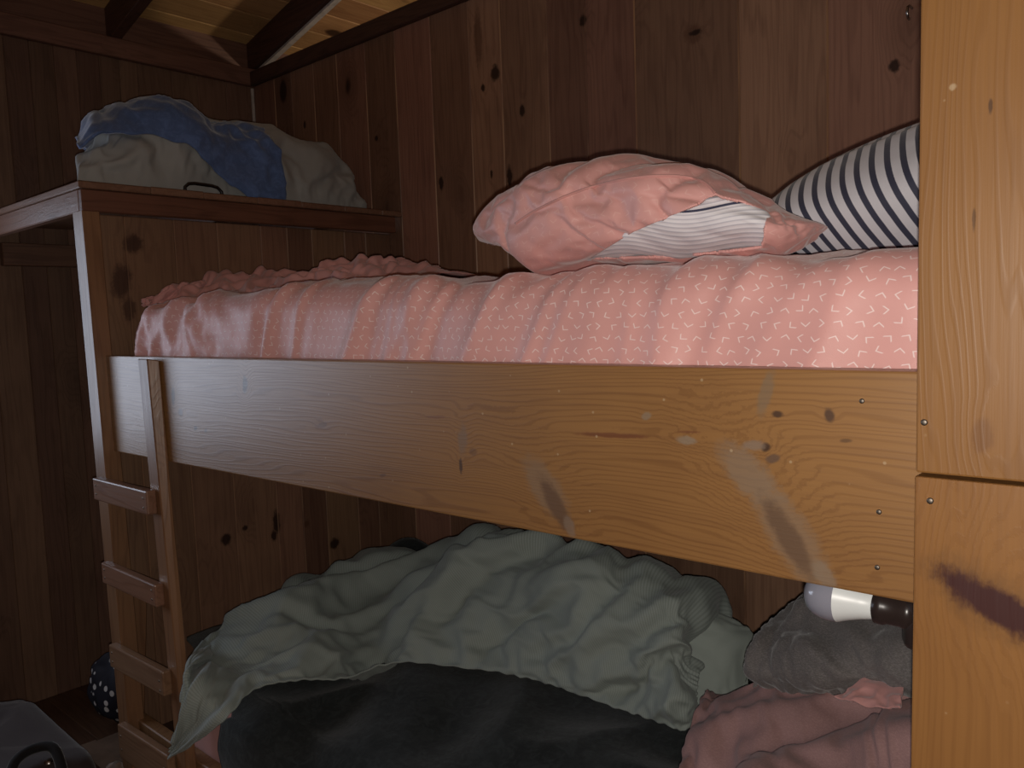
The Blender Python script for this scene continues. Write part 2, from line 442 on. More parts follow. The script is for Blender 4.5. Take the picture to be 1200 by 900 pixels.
def grid(name, nu, nv, fn, mat, parent=None, uvfn=None, closed_u=False, solid=0.0, disp=None, keep=None):
    """surface fn(u, v), u and v in 0..1; disp(p, n, u, v) -> offset along the normal"""
    V = [[Vector(fn(i / (nu - (0 if closed_u else 1)), j / (nv - 1))) for j in range(nv)] for i in range(nu)]
    if disp:
        N = [[None] * nv for _ in range(nu)]
        for i in range(nu):
            for j in range(nv):
                i0, i1 = (i - 1, i + 1) if closed_u else (max(i - 1, 0), min(i + 1, nu - 1))
                a = V[i1 % nu][j] - V[i0 % nu][j]; b = V[i][min(j + 1, nv - 1)] - V[i][max(j - 1, 0)]
                n = a.cross(b); N[i][j] = n.normalized() if n.length > 1e-12 else Vector((0, 0, 1))
        V = [[V[i][j] + N[i][j] * disp(V[i][j], N[i][j], i / (nu - 1), j / (nv - 1)) for j in range(nv)] for i in range(nu)]
    me = bpy.data.meshes.new(name)
    vs = [p for r in V for p in r]; fs = []
    for i in range(nu if closed_u else nu - 1):
        for j in range(nv - 1):
            i2 = (i + 1) % nu
            fs.append((i * nv + j, i2 * nv + j, i2 * nv + j + 1, i * nv + j + 1))
    me.from_pydata(vs, [], fs); me.update()
    ul = me.uv_layers.new(name='UVMap')
    L1 = [0.0]
    jm = nv // 2; im = nu // 2
    for i in range(1, nu): L1.append(L1[-1] + (V[i][jm] - V[i - 1][jm]).length)
    L2 = [0.0]
    for j in range(1, nv): L2.append(L2[-1] + (V[im][j] - V[im][j - 1]).length)
    for k, f in enumerate(fs):
        for li, vi in zip(me.polygons[k].loop_indices, f):
            i, j = divmod(vi, nv)
            uu = L1[i]
            ul.data[li].uv = uvfn(vs[vi], i / (nu - 1), j / (nv - 1)) if uvfn else (uu, L2[j])
    o = link(name, me, mat, parent)
    if solid:
        m = o.modifiers.new('thickness', 'SOLIDIFY'); m.thickness = solid; m.offset = -1
    return o


CLOTHS = []


def relax(o, slack, pin, stiff=1.0, bend=.4, thick=0.0, nuv=None, edge=(.9, .9, .9, .9), gravity=0.0, selfc=.005, left=0.0):
    """queue a sheet for a short cloth run: it gets slack fabric and buckles into folds around its laid-out shape"""
    g = o.vertex_groups.new(name='pin')
    nu, nv = nuv
    if left:
        g2 = o.vertex_groups.new(name='slack')
        for k in range(nu * nv): g2.add([k], sstep(.40, .12, k // nv / (nu - 1)), 'REPLACE')
    for k in range(nu * nv):
        i, j = divmod(k, nv); u, v = i / (nu - 1), j / (nv - 1)
        w = max(pin, edge[0] * sstep(.05, 0, u), left * sstep(.36, .16, u), edge[1] * sstep(.95, 1, u), edge[2] * sstep(.07, 0, v), edge[3] * sstep(.90, 1, v))
        g.add([k], w, 'REPLACE')
    for m in list(o.modifiers): o.modifiers.remove(m)
    m = o.modifiers.new('cloth', 'CLOTH'); st = m.settings
    st.quality = 5; st.mass = .25; st.tension_stiffness = 12; st.compression_stiffness = 12; st.shear_stiffness = 4; st.bending_stiffness = bend
    st.vertex_group_mass = 'pin'; st.pin_stiffness = stiff; st.shrink_min = -slack; st.shrink_max = 0 if left else -slack
    st.tension_damping = 8; st.compression_damping = 8; st.bending_damping = .5; st.air_damping = 2
    st.effector_weights.gravity = gravity
    cs = m.collision_settings; cs.use_collision = False
    if selfc: cs.use_self_collision = True; cs.self_distance_min = selfc
    if left: st.vertex_group_shrink = 'slack'
    CLOTHS.append((o, thick))
    return o


def run_cloths(frames):
    SC.frame_start = 1; SC.frame_end = frames
    for o, th in CLOTHS: o.modifiers['cloth'].point_cache.frame_end = frames
    for f in range(1, frames + 1): SC.frame_set(f)
    dg = bpy.context.evaluated_depsgraph_get()
    new = [bpy.data.meshes.new_from_object(o.evaluated_get(dg)) for o, th in CLOTHS]
    for (o, th), me in zip(CLOTHS, new):
        nm = o.data.name
        o.modifiers.clear(); o.vertex_groups.clear(); o.data = me; me.name = nm
        for p in me.polygons: p.use_smooth = True
        m = o.modifiers.new('smooth', 'SUBSURF'); m.levels = 1; m.render_levels = 1
        if th:
            m = o.modifiers.new('thickness', 'SOLIDIFY'); m.thickness = th; m.offset = -1
    SC.frame_set(1)


def cr(a, b, c, d, t):
    return .5 * ((2 * b) + (c - a) * t + (2 * a - 5 * b + 4 * c - d) * t * t + (3 * b - a - 3 * c + d) * t ** 3)


def spl(pts, t):
    n = len(pts) - 1; x = min(max(t, 0), 1) * n; i = min(int(x), n - 1); f = x - i
    return cr(pts[max(i - 1, 0)], pts[i], pts[i + 1], pts[min(i + 2, n)], f)


def patch(ctrl):
    """ctrl: list of columns, each a list of row points -> smooth surface fn(u, v)"""
    def fn(u, v): return spl([spl(c, v) for c in ctrl], u)
    return fn


def lin(tab, x):
    if x <= tab[0][0]: return tab[0][1]
    for (a, b), (c, d) in zip(tab, tab[1:]):
        if x <= c:
            f = (x - a) / (c - a); f = f * f * (3 - 2 * f); return b + (d - b) * f
    return tab[-1][1]


def sstep(a, b, x):
    t = min(max((x - a) / (b - a), 0), 1); return t * t * (3 - 2 * t)


# ================================================================== the room
XL, YB, XP = -3.326, 1.12, -2.42
XR, YF, YFAR = .85, -2.3, 3.0


def struct(o): o['kind'] = 'structure'; return o


# back wall: boards up to the plate, seams where the photograph shows them
bw = [XL + .012, -3.15, -3.02, -2.86, -2.70, -2.52, -2.345, -2.152, -1.961, -1.815, -1.619, -1.47, -1.296, -.976, -.744, -.50, -.25, .0, .27, .55, XR]
mb = MB(); boards(mb, (bw[0], YB, 0), (1, 0, 0), (0, 0, 1), (0, 1, 0), [b - a for a, b in zip(bw, bw[1:])], 2.47, .025)
struct(mb.build('wall_back', M['wall']))
mb = MB(); mb.box((XL + .012, YB - .022, 2.47), (XR, YB + .05, 2.53), .004)
struct(mb.build('trim_1', M['beam']))
# left wall
lw = [YF, -2.05, -1.8]
mb = MB()
WY0, WY1, WZ0, WZ1 = -1.55, -.30, .95, 1.85                      # the window in the left wall
ys = [YF, -2.08, -1.85, -1.68, WY0]
boards(mb, (XL, YF, 0), (0, 1, 0), (0, 0, 1), (-1, 0, 0), [b - a for a, b in zip(ys, ys[1:])], 2.47, .025)
boards(mb, (XL, WY0, 0), (0, 1, 0), (0, 0, 1), (-1, 0, 0), widths(WY1 - WY0, .14, .2), WZ0, .025)
boards(mb, (XL, WY0, WZ1), (0, 1, 0), (0, 0, 1), (-1, 0, 0), widths(WY1 - WY0, .14, .2), 2.47 - WZ1, .025)
ys = [WY1, -.19, -.09, .012, .121, .205, .289, .37, .453, .53, .602, .743, .857, .99, YB + .1, 1.4, 1.6, 1.8, 2.0, 2.2, 2.45, 2.7, YFAR]
boards(mb, (XL, WY1, 0), (0, 1, 0), (0, 0, 1), (-1, 0, 0), [b - a for a, b in zip(ys, ys[1:])], 2.47, .025)
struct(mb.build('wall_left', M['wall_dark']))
mb = MB(); mb.box((XL - .03, YF, 2.47), (XL + .022, YFAR, 2.545), .004)
struct(mb.build('trim_2', M['beamy']))
mb = MB(); mb.box((XL - .075, YF, 2.40), (XL - .032, YFAR, 2.70), .003); struct(mb.build('trim_3', M['beamy']))
mb = MB(); mb.box((XL + .001, YB - .012, 0), (XL + .013, YB + .001, 2.462), .003); struct(mb.build('corner_light_strip', M['pale']))  # pale strip added for the line of next-room light at the corner gap
# window in the left wall: casing, sash bars, pane
mb = MB()
for a, b in (((XL - .04, WY0 - .06, WZ0 - .06), (XL + .02, WY0, WZ1 + .06)), ((XL - .04, WY1, WZ0 - .06), (XL + .02, WY1 + .06, WZ1 + .06)),
             ((XL - .04, WY0, WZ1), (XL + .02, WY1, WZ1 + .06)), ((XL - .04, WY0, WZ0 - .06), (XL + .035, WY1, WZ0))): mb.box(a, b, .003)
mb.box((XL - .03, (WY0 + WY1) / 2 - .012, WZ0), (XL - .005, (WY0 + WY1) / 2 + .012, WZ1), .002)
win = struct(mb.build('window_1', M['post']))
t = NT('window_glass'); tr = t.n('ShaderNodeBsdfTransparent'); gl = t.n('ShaderNodeBsdfGlossy'); gl.inputs['Roughness'].default_value = .02
mx = t.n('ShaderNodeMixShader'); mx.inputs[0].default_value = .06
t.t.links.new(tr.outputs[0], mx.inputs[1]); t.t.links.new(gl.outputs[0], mx.inputs[2]); t.t.links.new(mx.outputs[0], t.N['Material Output'].inputs[0])
mb = MB(); mb.box((XL - .02, WY0, WZ0), (XL - .016, WY1, WZ1), 0); struct(mb.build('pane', t.m, win))
# walls behind and beside the camera, the far wall of the next room
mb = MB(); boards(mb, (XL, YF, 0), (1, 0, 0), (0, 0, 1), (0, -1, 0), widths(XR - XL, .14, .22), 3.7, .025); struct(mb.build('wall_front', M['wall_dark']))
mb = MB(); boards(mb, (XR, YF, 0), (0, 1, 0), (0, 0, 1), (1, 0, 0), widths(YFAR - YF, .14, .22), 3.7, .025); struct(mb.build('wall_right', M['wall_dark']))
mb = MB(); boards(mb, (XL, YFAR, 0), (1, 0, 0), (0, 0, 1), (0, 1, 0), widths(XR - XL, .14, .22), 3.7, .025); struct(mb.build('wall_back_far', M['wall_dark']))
mb = MB(); boards(mb, (XL - .1, YF, 0), (0, 1, 0), (1, 0, 0), (0, 0, -1), widths(YFAR - YF, .1, .14), XR - XL + .1, .03); struct(mb.build('floor', M['floor']))
# the partition at the foot of the bunk (below the loft)
py = [.02, .113, .262, .403, .559, .66, .761, .902, 1.0, YB]
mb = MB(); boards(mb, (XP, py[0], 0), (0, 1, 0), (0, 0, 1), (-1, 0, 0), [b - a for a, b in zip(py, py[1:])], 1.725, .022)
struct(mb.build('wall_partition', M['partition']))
# roof: planks run away from the camera, rafters climb to the right
SL = .25


def zr(x): return 2.545 + SL * (x - XL)


mb = MB(); RD = .13
x = XL - .1
while x < XR + .05:
    w = .135; a = (x, zr(x) + RD); b = (x + w, zr(x + w) + RD)
    mb.hexa([(a[0], YF, a[1]), (b[0], YF, b[1]), (b[0], YFAR, b[1]), (a[0], YFAR, a[1]), (a[0], YF, a[1] + .022), (b[0], YF, b[1] + .022), (b[0], YFAR, b[1] + .022), (a[0], YFAR, a[1] + .022)], .002)
    x += w + .004
struct(mb.build('ceiling', M['roof']))
for yy in (-1.9, -1.3, -.7, -.1, .5, 1.12, 1.75, 2.4):
    mb = MB(); x0, x1 = XL - .03, XR
    mb.hexa([(x0, yy, zr(x0)), (x1, yy, zr(x1)), (x1, yy + .045, zr(x1)), (x0, yy + .045, zr(x0)),
             (x0, yy, zr(x0) + RD), (x1, yy, zr(x1) + RD), (x1, yy + .045, zr(x1) + RD), (x0, yy + .045, zr(x0) + RD)], .003)
    struct(mb.build('rafter', M['beam']))
    if yy == 1.12:
        mb = MB(); mb.hexa([(x0, yy + .018, zr(x0) - .012), (x1, yy + .018, zr(x1) - .012), (x1, yy + .045, zr(x1) - .012), (x0, yy + .045, zr(x0) - .012), (x0, yy + .018, zr(x0) - .001), (x1, yy + .018, zr(x1) - .001), (x1, yy + .045, zr(x1) - .001), (x0, yy + .045, zr(x0) - .001)], .001)
        struct(mb.build('trim_5', M['pale']))

# ================================================================== the bunk
GX0, GX1 = -2.355, -.02
bunk = empty('bunk_bed', (-1.2, .5, 0), 'built-in wooden bunk bed with wide honey varnished side board', 'bunk bed')
pts = []
zt0, zt1, zb0, zb1 = W(122, 417, 0).z, W(1073, 436, 0).z, W(129, 528, 0).z, W(1067, 706, 0).z
mb = MB(); mb.hexa([(GX0 - .008, 0, zb0), (GX1, 0, zb1), (GX1, .035, zb1), (GX0 - .008, .035, zb0), (GX0, 0, zt0), (GX1, 0, zt1), (GX1, .035, zt1), (GX0, .035, zt0)], .003, .5, 2)
side = mb.build('side_board', M['guard'], bunk)


def nail(p, n, parent, r=.0035):
    mb = MB(); mb.lathe(Vector(p), n, [(0, .0012), (r * .6, .0011), (r, .0004), (r, -.002)], 10)
    return mb.build('nail', M['nail'], parent, True)


for x, y in ((1030, 600), (1028, 665), (1010, 470)): nail(W(x, y, -.0005), (0, -1, 0), side, .003)
tag(side, 'wide knotty honey varnished side board')
# end panel: two boards butted one above the other
jz = 1.2105
for nm, (xa, za, xb, zb), bid in (('upper', (-.2365, jz + .002, -.232, 2.46), .35), ('lower', (-.246, 0, -.2375, jz - .002), .75)):
    mb = MB(); mb.hexa([(xa, -.03, za), (.06, -.03, za), (.06, 0, za), (xa, 0, za), (xb, -.03, zb), (.06, -.03, zb), (.06, 0, zb), (xb, 0, zb)], .0025, bid, 2)
    b = mb.build('end_board', M['panel'], bunk)
    tag(b, 'upper honey pine end board with two pale nicks' if nm == 'upper' else 'lower honey pine end board with long purple brown knot')
    if nm == 'upper': nail(W(1083, 495, -.0305), (0, -1, 0), b); 
    else: nail(W(1090, 587, -.0305), (0, -1, 0), b)
mb = MB(); boards(mb, (.0, .04, 0), (0, 1, 0), (0, 0, 1), (1, 0, 0), widths(1.06, .14, .2), 2.46, .022); mb.build('headboard', M['wall'], bunk)
mb = MB(); mb.box((-2.40, .04, 1.20), (-.005, 1.115, 1.225), .002); mb.build('mattress_support', M['beam'], bunk)
mb = MB()
for yy in (.30, .60, .90): mb.box((-2.40, yy, 1.13), (-.005, yy + .04, 1.20), .003)
mb.build('support_beam', M['beam'], bunk)
mb = MB(); mb.box((-2.405, .0, .10), (-.005, .035, .27), .003); mb.build('lower_rail', M['post'], bunk)
mb = MB(); mb.box((-2.40, .04, .16), (-.005, 1.115, .185), .002); mb.build('lower_support', M['beam'], bunk)
# slanting brace at the foot of the lower bunk
a, b, c, d = WX(167, 700, -2.41), WX(151, 764, -2.41), WX(118, 764, -2.41), WX(130, 690, -2.41)
c.y = d.y = .022; zf = .10
mb = MB()
mb.hexa([(-2.415, c.y, zf), (-2.375, c.y, zf), (-2.375, max(b.y - .02, c.y + .012), zf), (-2.415, max(b.y - .02, c.y + .012), zf),
         (-2.415, d.y, d.z), (-2.375, d.y, d.z), (-2.375, a.y, a.z), (-2.415, a.y, a.z)], .004); mb.build('brace', M['post'], bunk)

# loft over the foot end, with its post
loft = empty('storage_loft', (-2.87, .5, 0), 'small wooden loft platform on a pale post beside the cabin corner', 'loft')
PF = -.028
mb = MB()
x0, x1 = W(85, 255, PF).x, W(97, 258, PF).x
mb.hexa([(x0 + .05, PF, 0), (x1 + .05, PF, 0), (x1 + .05, .019, 0), (x0 + .05, .019, 0), (x0, PF, 1.726), (x1, PF, 1.726), (x1, .019, 1.726), (x0, .019, 1.726)], .003)
mb.build('post', M['post'], loft)
mb = MB(); mb.box((XL + .003, PF, 1.722), (x1 - .02, .0, 1.783), .003); mb.build('apron', M['apron'], loft)
mb = MB(); mb.box((x1 - .02, PF, 1.722), (x1 + .004, YB - .03, 1.782), .003); mb.build('edge_board', M['loft'], loft)
mb = MB(); boards(mb, (XL + .003, PF - .008, 1.783), (0, 1, 0), (1, 0, 0), (0, 0, 1), widths(YB - .003 - (PF - .008), .15, .2), x1 + .012 - (XL + .003), .02); mb.build('deck', M['apron'], loft)
mb = MB(); mb.box((XL + .003, .05, 1.64), (XL + .04, YB - .005, 1.722), .003); mb.build('ledger', M['beamy'], loft)
mb = MB()
for yy in (.4, .78): mb.box((XL + .04, yy, 1.726), (x1 - .02, yy + .04, 1.783), .002)
mb.build('joist', M['beam'], loft)
# metal handle standing on the edge of the loft
p0, p1 = WX(216, 228, -2.44), WX(261, 231, -2.44)
zt = WX(238, 216, -2.44).z
mb = MB(); mb.tube([(-2.44, p0.y, 1.795), (-2.44, p0.y + .004, zt - .014), (-2.44, p0.y + .016, zt - .003), (-2.44, p0.y + .035, zt), (-2.44, p1.y - .035, zt - .002), (-2.44, p1.y - .016, zt - .006), (-2.44, p1.y - .003, zt - .018), (-2.44, p1.y, 1.795)], .0055, 10)
tag(mb.build('grab_handle', M['dsteel'], None, True), 'small bent metal handle on the loft edge before the pale duvet', 'handle')

# ladder: a rail on the side board, rungs nailed across to the post
lad = empty('bunk_ladder', (-2.25, -.04, 0), 'narrow wooden ladder with four flat rungs beside the bunk foot', 'ladder')
mb = MB()
ra, rb = W(161, 420, PF).x, W(172, 420, PF).x
rc = W(194, 880, PF).x
mb.hexa([(ra + .07, PF, 0), (rb + .07, PF, 0), (rb + .07, -.001, 0), (ra + .07, -.001, 0), (ra, PF, 1.318), (rb, PF, 1.318), (rb + .01, -.001, 1.312), (ra, -.001, 1.312)], .0025)
mb.build('rail', M['post'], lad)
for xl, yt, yb_, xr, yr, th in ((108, 560, 585, 171, 576, .026), (118, 659, 682, 181, 686, .024), (127, 755, 780, 190, 788, .024), (137, 848, 885, 195, 886, .024)):
    f = PF - th
    a = W(xl, yt, f); b = W(xl, yb_, f); c = W(xr, yr, f)
    h = a.z - b.z
    mb = MB(); X1 = max(c.x, -2.085)
    mb.hexa([(a.x, f, a.z - h), (X1, f, c.z - h), (X1, PF, c.z - h), (a.x, PF, a.z - h), (a.x, f, a.z), (X1, f, c.z), (X1, PF, c.z), (a.x, PF, a.z)], .004, None, 2)
    r = mb.build('rung', M['rung'], lad)
    for xx in (a.x + .02, X1 - .02):
        for zz in (.3, .7): nail((xx, f - .0003, a.z - h * zz), (0, -1, 0), r, .003)

# ================================================================== soft things
def rounded(a, b, r, n=6):
    """rounded rectangle loop in (y, z), starting at the bottom front"""
    (y0, z0), (y1, z1) = a, b; out = []
    for (cy, cz, s) in ((y0 + r, z0 + r, PI * 1.5), (y0 + r, z1 - r, PI), (y1 - r, z1 - r, PI / 2), (y1 - r, z0 + r, 0)):
        for k in range(n + 1):
            t = s - PI / 2 * k / n; out.append((cy + r * math.cos(t), cz + r * math.sin(t)))
    return out


def mattress(name, mat, x0, x1, y0, y1, z0, z1, r, nx, disp, label, topfn=None, er=.06):
    loop = rounded((y0, z0), (y1, z1), r, 7); L = len(loop)
    # densify
    dens = []
    for k in range(L):
        a, b = loop[k], loop[(k + 1) % L]; d = math.dist(a, b); n = max(1, int(d / .011)) if k < 12 else max(1, int(d / .03))
        for q in range(n): dens.append((a[0] + (b[0] - a[0]) * q / n, a[1] + (b[1] - a[1]) * q / n))
    L = len(dens); cy, cz = (y0 + y1) / 2, (z0 + z1) / 2
    Ls = [0]
    for k in range(1, L): Ls.append(Ls[-1] + math.dist(dens[k - 1], dens[k]))

    def fn(u, v):
        k = int(round(u * L)) % L
        y, z = dens[k]
        x = x0 + (x1 - x0) * v
        e = min(x - x0, x1 - x)
        sh = 0 if e > er else er - math.sqrt(max(er * er - (er - e) ** 2, 0))
        if v in (0, 1): sh = er
        yy = y + (sh if y < cy else -sh) * min(1, abs(y - cy) / (cy - y0))
        zz = z + (sh * .8 if z < cz else -sh * .8) * min(1, abs(z - cz) / (cz - z0))
        if topfn: zz += topfn(x, yy) * max(0, (z - z0) / (z1 - z0))
        return (x, yy, zz)
    o = grid(name, L, nx, fn, mat, None, closed_u=True, disp=disp, uvfn=lambda p, u, v: (p.x, Ls[int(round(u * (L - 1)))]))
    return tag(o, label, 'mattress')


def d_up(p, n, u, v):
    front = sstep(.75, .2, p.y)
    lf = sstep(-1.5, -2.2, p.x)
    a = folds(Vector((p.x + (p.z - 1.4) * -.35, p.y, p.z)), 5.5, (1, .5, .35), 4.0, .5, 2)
    b = folds(Vector((p.x + (p.z - 1.4) * .55, p.y, p.z)), 7, (1, .6, .6), 11.0, .6, 3)
    low = noise.noise(Vector((p.x * 2.2, p.y * 2, p.z * 2)))
    return front * ((a - .45) * .030 * (.75 + .4 * lf) + (b - .5) * .030 * lf + low * .010) + .004 * noise.noise(p * 9)


mattress('mattress', M['pink'], -2.325, -.025, .048, 1.09, 1.228, 1.452, .06, 330, lambda p, n, u, v: -d_up(p, n, u, v), 'upper bunk mattress in a pink fitted sheet with white chevrons',
         topfn=lambda x, y: lin([(-2.32, -.012), (-2.2, .004), (-1.9, .018), (-1.6, .028), (-1.2, .018), (-.86, .010), (-.3, .003)], x), er=.075)

# crumpled loose sheet pushed to the back of the upper bunk
top = [(212, 346), (222, 340), (240, 327), (265, 317), (310, 314), (345, 319), (380, 309), (400, 302), (435, 297), (462, 305), (490, 309), (527, 313)]
ctrl = []
for i, (px, py_) in enumerate(top):
    Yd = lin([(0, .20), (5, .42), (11, .54)], i)
    P = W(px, py_, Yd); zb = 1.463
    P.x = max(P.x, -2.30)
    h = max((P.z - zb) * .82, .010)
    ctrl.append([Vector((P.x + .03, Yd - min(.20, Yd - .075), zb - .005)), Vector((P.x + .01, Yd - min(.12, Yd - .1), zb + h * .55)), Vector((P.x, Yd, zb + h)), Vector((P.x, Yd + .12, zb + h * .75)), Vector((P.x, Yd + .3, zb - .005))])


def d_cr(p, n, u, v):
    e = sstep(0, .12, u) * sstep(1, .9, u) * sstep(0, .12, v) * sstep(1, .85, v)
    return e * ((folds(p, 10, (1, 1, 1), 2.2, .8, 2) - .5) * .045 + (folds(p, 21, (1, 1, 1), 6.2, .6, 1) - .5) * .02)


tag(relax(grid('bed_sheet', 110, 34, patch(ctrl), M['pinkplain'], disp=d_cr), .14, .5, bend=.15, thick=.003, nuv=(110, 34), selfc=.003), 'crumpled loose pink sheet bunched at the back of the upper bunk', 'sheet')


# ---- pillows
def pillow_fn(c, ax, ay, az, a, b, tk, flat=None, pinch=.10, p=2.6, sag=0):
    c, ax, ay, az = Vector(c), Vector(ax).normalized(), Vector(ay).normalized(), Vector(az).normalized()

    def fn(u, v):
        # u: around the thickness seam (0..1, closed), v: along the length
        s = 2 * v - 1
        th = 2 * PI * u
        cy, sz = math.cos(th), math.sin(th)
        env = max(1 - abs(s) ** p, 0)
        wy = b * (1 - pinch * (1 - s * s) ** 1.0 + 0) * (env ** .12 if env > 0 else 0)
        tt = tk * env ** .5
        yy = wy * math.copysign(abs(cy) ** .8, cy)
        zz = tt * math.copysign(abs(sz) ** 1.0, sz) * (1 - .25 * abs(cy) ** 4)
        pt = c + ax * (a * s * (1 - .06 * (1 - abs(cy) ** 2))) + ay * yy + az * zz
        if flat is not None and pt.z < flat: pt.z = flat + (pt.z - flat) * .06
        return pt
    return fn


# striped pillow leaning up towards the head end
th = math.radians(8)


def d_sp(p, n, u, v): return .006 * noise.noise(p * 7) + (folds(p, 6, (1, 1, .7), 3.3, .4, 2) - .5) * .006


sp = pillow_fn((-.305, .52, 1.548), (math.cos(th), .05, math.sin(th)), (0, 1, 0), (-math.sin(th), 0, math.cos(th)),  .29, .27, .125, flat=1.462, pinch=.06, p=2.4)
tag(grid('striped_pillow', 120, 120, sp, M['stripe'], closed_u=True, disp=lambda p, n, u, v: -d_sp(p, n, u, v),
         uvfn=lambda p, u, v: (v * .56 - .03 * max(0, (u - .25) / .25) ** 1.5, u)), 'plump pillow with navy and white stripes at the head of the upper bunk', 'pillow')

# pink pillow with its white inner pillow showing through the open side of the case
pk = empty('pillow', (-.83, .36, 1.46), 'pink pillow with open case showing white inner pillow, on the upper mattress', 'pillow')
YP = .13
INS = -1
poly = [W(x, y, YP) for x, y in ((690, 304), (742, 272), (793, 250), (838, 228), (872, 236), (899, 250), (893, 291), (800, 301))]
poly = [(q.x, q.z) for q in poly]
sil_t = [W(x, y, .33) for x, y in ((584, 283), (596, 264), (622, 240), (655, 216), (690, 201), (730, 194), (772, 193), (815, 199), (855, 211), (893, 229), (920, 243), (939, 256))]
sil_b = [W(x, y, .14) for x, y in ((584, 290), (592, 310), (606, 325), (640, 319), (690, 312), (730, 308), (772, 305), (815, 301), (855, 297), (886, 291), (915, 274), (939, 258))]


def case_fn(inset=0.0):
    n = len(sil_t)

    def fn(u, v):
        s = v
        T = spl(sil_t, s); Bm = spl(sil_b, s)
        th = 2 * PI * u
        e = max(1 - abs(2 * s - 1) ** 3.0, 0.0) ** .5
        zc, hz = (T.z + Bm.z) / 2, (T.z - Bm.z) / 2
        hz = max(hz - inset, .001) if inset else hz
        xc = (T.x + Bm.x) / 2
        yc = .34; hy = .245 * (.25 + .75 * e) - inset
        cy, sz = math.cos(th), math.sin(th)
        y = yc + hy * math.copysign(abs(cy) ** .75, cy) - .04 * max(0, -sz) * (cy < 0)
        z = zc + hz * math.copysign(abs(sz) ** .9, sz)
        f = (z - Bm.z) / max(T.z - Bm.z, 1e-5)
        x = Bm.x + (T.x - Bm.x) * f
        x = -.83 + (x + .83) * (1 - inset * 1.5)
        # the view fans out with depth: keep the plump body straight
        x += (y - .24) * -.35 * (1 if True else 0)
        return (x, y, z)
    return fn


def d_pk(p, n, u, v):
    e = sstep(0, .05, v) * sstep(1, .95, v)
    q = Vector((p.x + (p.z - 1.55) * .8, p.y, p.z))
    return e * (folds(q, 5, (1, .6, .9), 5.1, .5, 2) - .5) * .014 + .004 * noise.noise(p * 6)


def inside(x, z, poly):
    r = False; n = len(poly)
    for i in range(n):
        (x1, z1), (x2, z2) = poly[i], poly[(i + 1) % n]
        if (z1 > z) != (z2 > z) and x < (x2 - x1) * (z - z1) / (z2 - z1) + x1: r = not r
    return r


def on_front(p):                      # where the sight of the opening falls, carried to one depth
    d = p - CAM; t = (YP - CAM.y) / d.y; q = CAM + d * t; return q.x, q.z


case = relax(grid('pillowcase', 90, 110, case_fn(), M['pinkcase'], pk, closed_u=True, disp=lambda p, n, u, v: -d_pk(p, n, u, v), uvfn=lambda p, u, v: (p.x, u * .62)), .055, .15, bend=.6, nuv=(90, 110), edge=(0, 0, .9, .9), selfc=0)


def open_case():
    m = case.modifiers['smooth']; m.levels = 2
    dg = bpy.context.evaluated_depsgraph_get(); me = bpy.data.meshes.new_from_object(case.evaluated_get(dg))
    case.modifiers.clear(); case.data = me; me.name = 'pillowcase'
    cut_case()


def cut_case():
    bm = bmesh.new(); bm.from_mesh(case.data)
    n = len(poly)
    kill = [f for f in bm.faces if f.calc_center_median().y < .34 and inside(*on_front(f.calc_center_median()), poly)]
    bmesh.ops.delete(bm, geom=kill, context='FACES')
    # draw the cut edge onto the clean line of the opening
    rim = {v for e in bm.edges if len(e.link_faces) == 1 for v in e.verts if v.co.y < .34}
    for vtx in rim:
        x, z = on_front(vtx.co)
        best = None
        for i in range(n):
            (x1, z1), (x2, z2) = poly[i], poly[(i + 1) % n]
            dx, dz = x2 - x1, z2 - z1
            t = min(max(((x - x1) * dx + (z - z1) * dz) / (dx * dx + dz * dz), 0), 1)
            qx, qz = x1 + dx * t, z1 + dz * t
            dd = math.hypot(qx - x, qz - z)
            if best is None or dd < best[0]: best = (dd, qx - x, qz - z)
        if best[0] < .008: vtx.co.x += best[1]; vtx.co.z += best[2]
    bm.to_mesh(case.data); bm.free()
    for p in case.data.polygons: p.use_smooth = True
    m = case.modifiers.new('thickness', 'SOLIDIFY'); m.thickness = .004; m.offset = -1


def d_in(p, n, u, v):
    x, z = on_front(p); dd = 0
    if not inside(x, z, poly):
        dd = min(math.hypot(x - a[0] - (b[0] - a[0]) * k / 12, z - a[1] - (b[1] - a[1]) * k / 12) for a, b in zip(poly, poly[1:] + poly[:1]) for k in range(12))
    deep = 1 if p.y > .34 else sstep(.0, .035, dd)
    return .030 * deep + .002 + (folds(Vector((p.x, p.y, p.z)), 9, (1, .8, .8), 2.7, .6, 2) - .5) * .008


nl0, nl1 = on_front(W(765, 244, YP)), on_front(W(890, 241, YP))


def uv_in(p, u, v):
    x, z = on_front(p); return (x, z - nl0[1] - (nl1[1] - nl0[1]) * (x - nl0[0]) / (nl1[0] - nl0[0]) + .137 + .006 * math.sin((x - nl0[0]) * 30))




def inner_fn(u, v):
    f = case_fn(.002); p = Vector(f(u, .05 + .885 * v)); c = (Vector(f(0, .05 + .885 * v)) + Vector(f(.5, .05 + .885 * v))) / 2
    return c + (p - c) * min(1, 2.2 * max(math.sin(PI * v), 0) ** .5)


tag(grid('inner_pillow', 120, 140, inner_fn, M['white'], pk, closed_u=True, disp=lambda p, n, u, v: d_in(p, n, u, v) * INS, uvfn=uv_in), 'white ribbed inner pillow with a thin navy line')

# ---- loft bedding
LZ = 1.806
H = [(.0, .06), (.03, .13), (.09, .22), (.16, .27), (.25, .305), (.36, .31), (.47, .255), (.55, .26), (.63, .275), (.72, .27), (.81, .255), (.92, .245), (1.0, .215), (1.05, .14), (1.085, .04)]


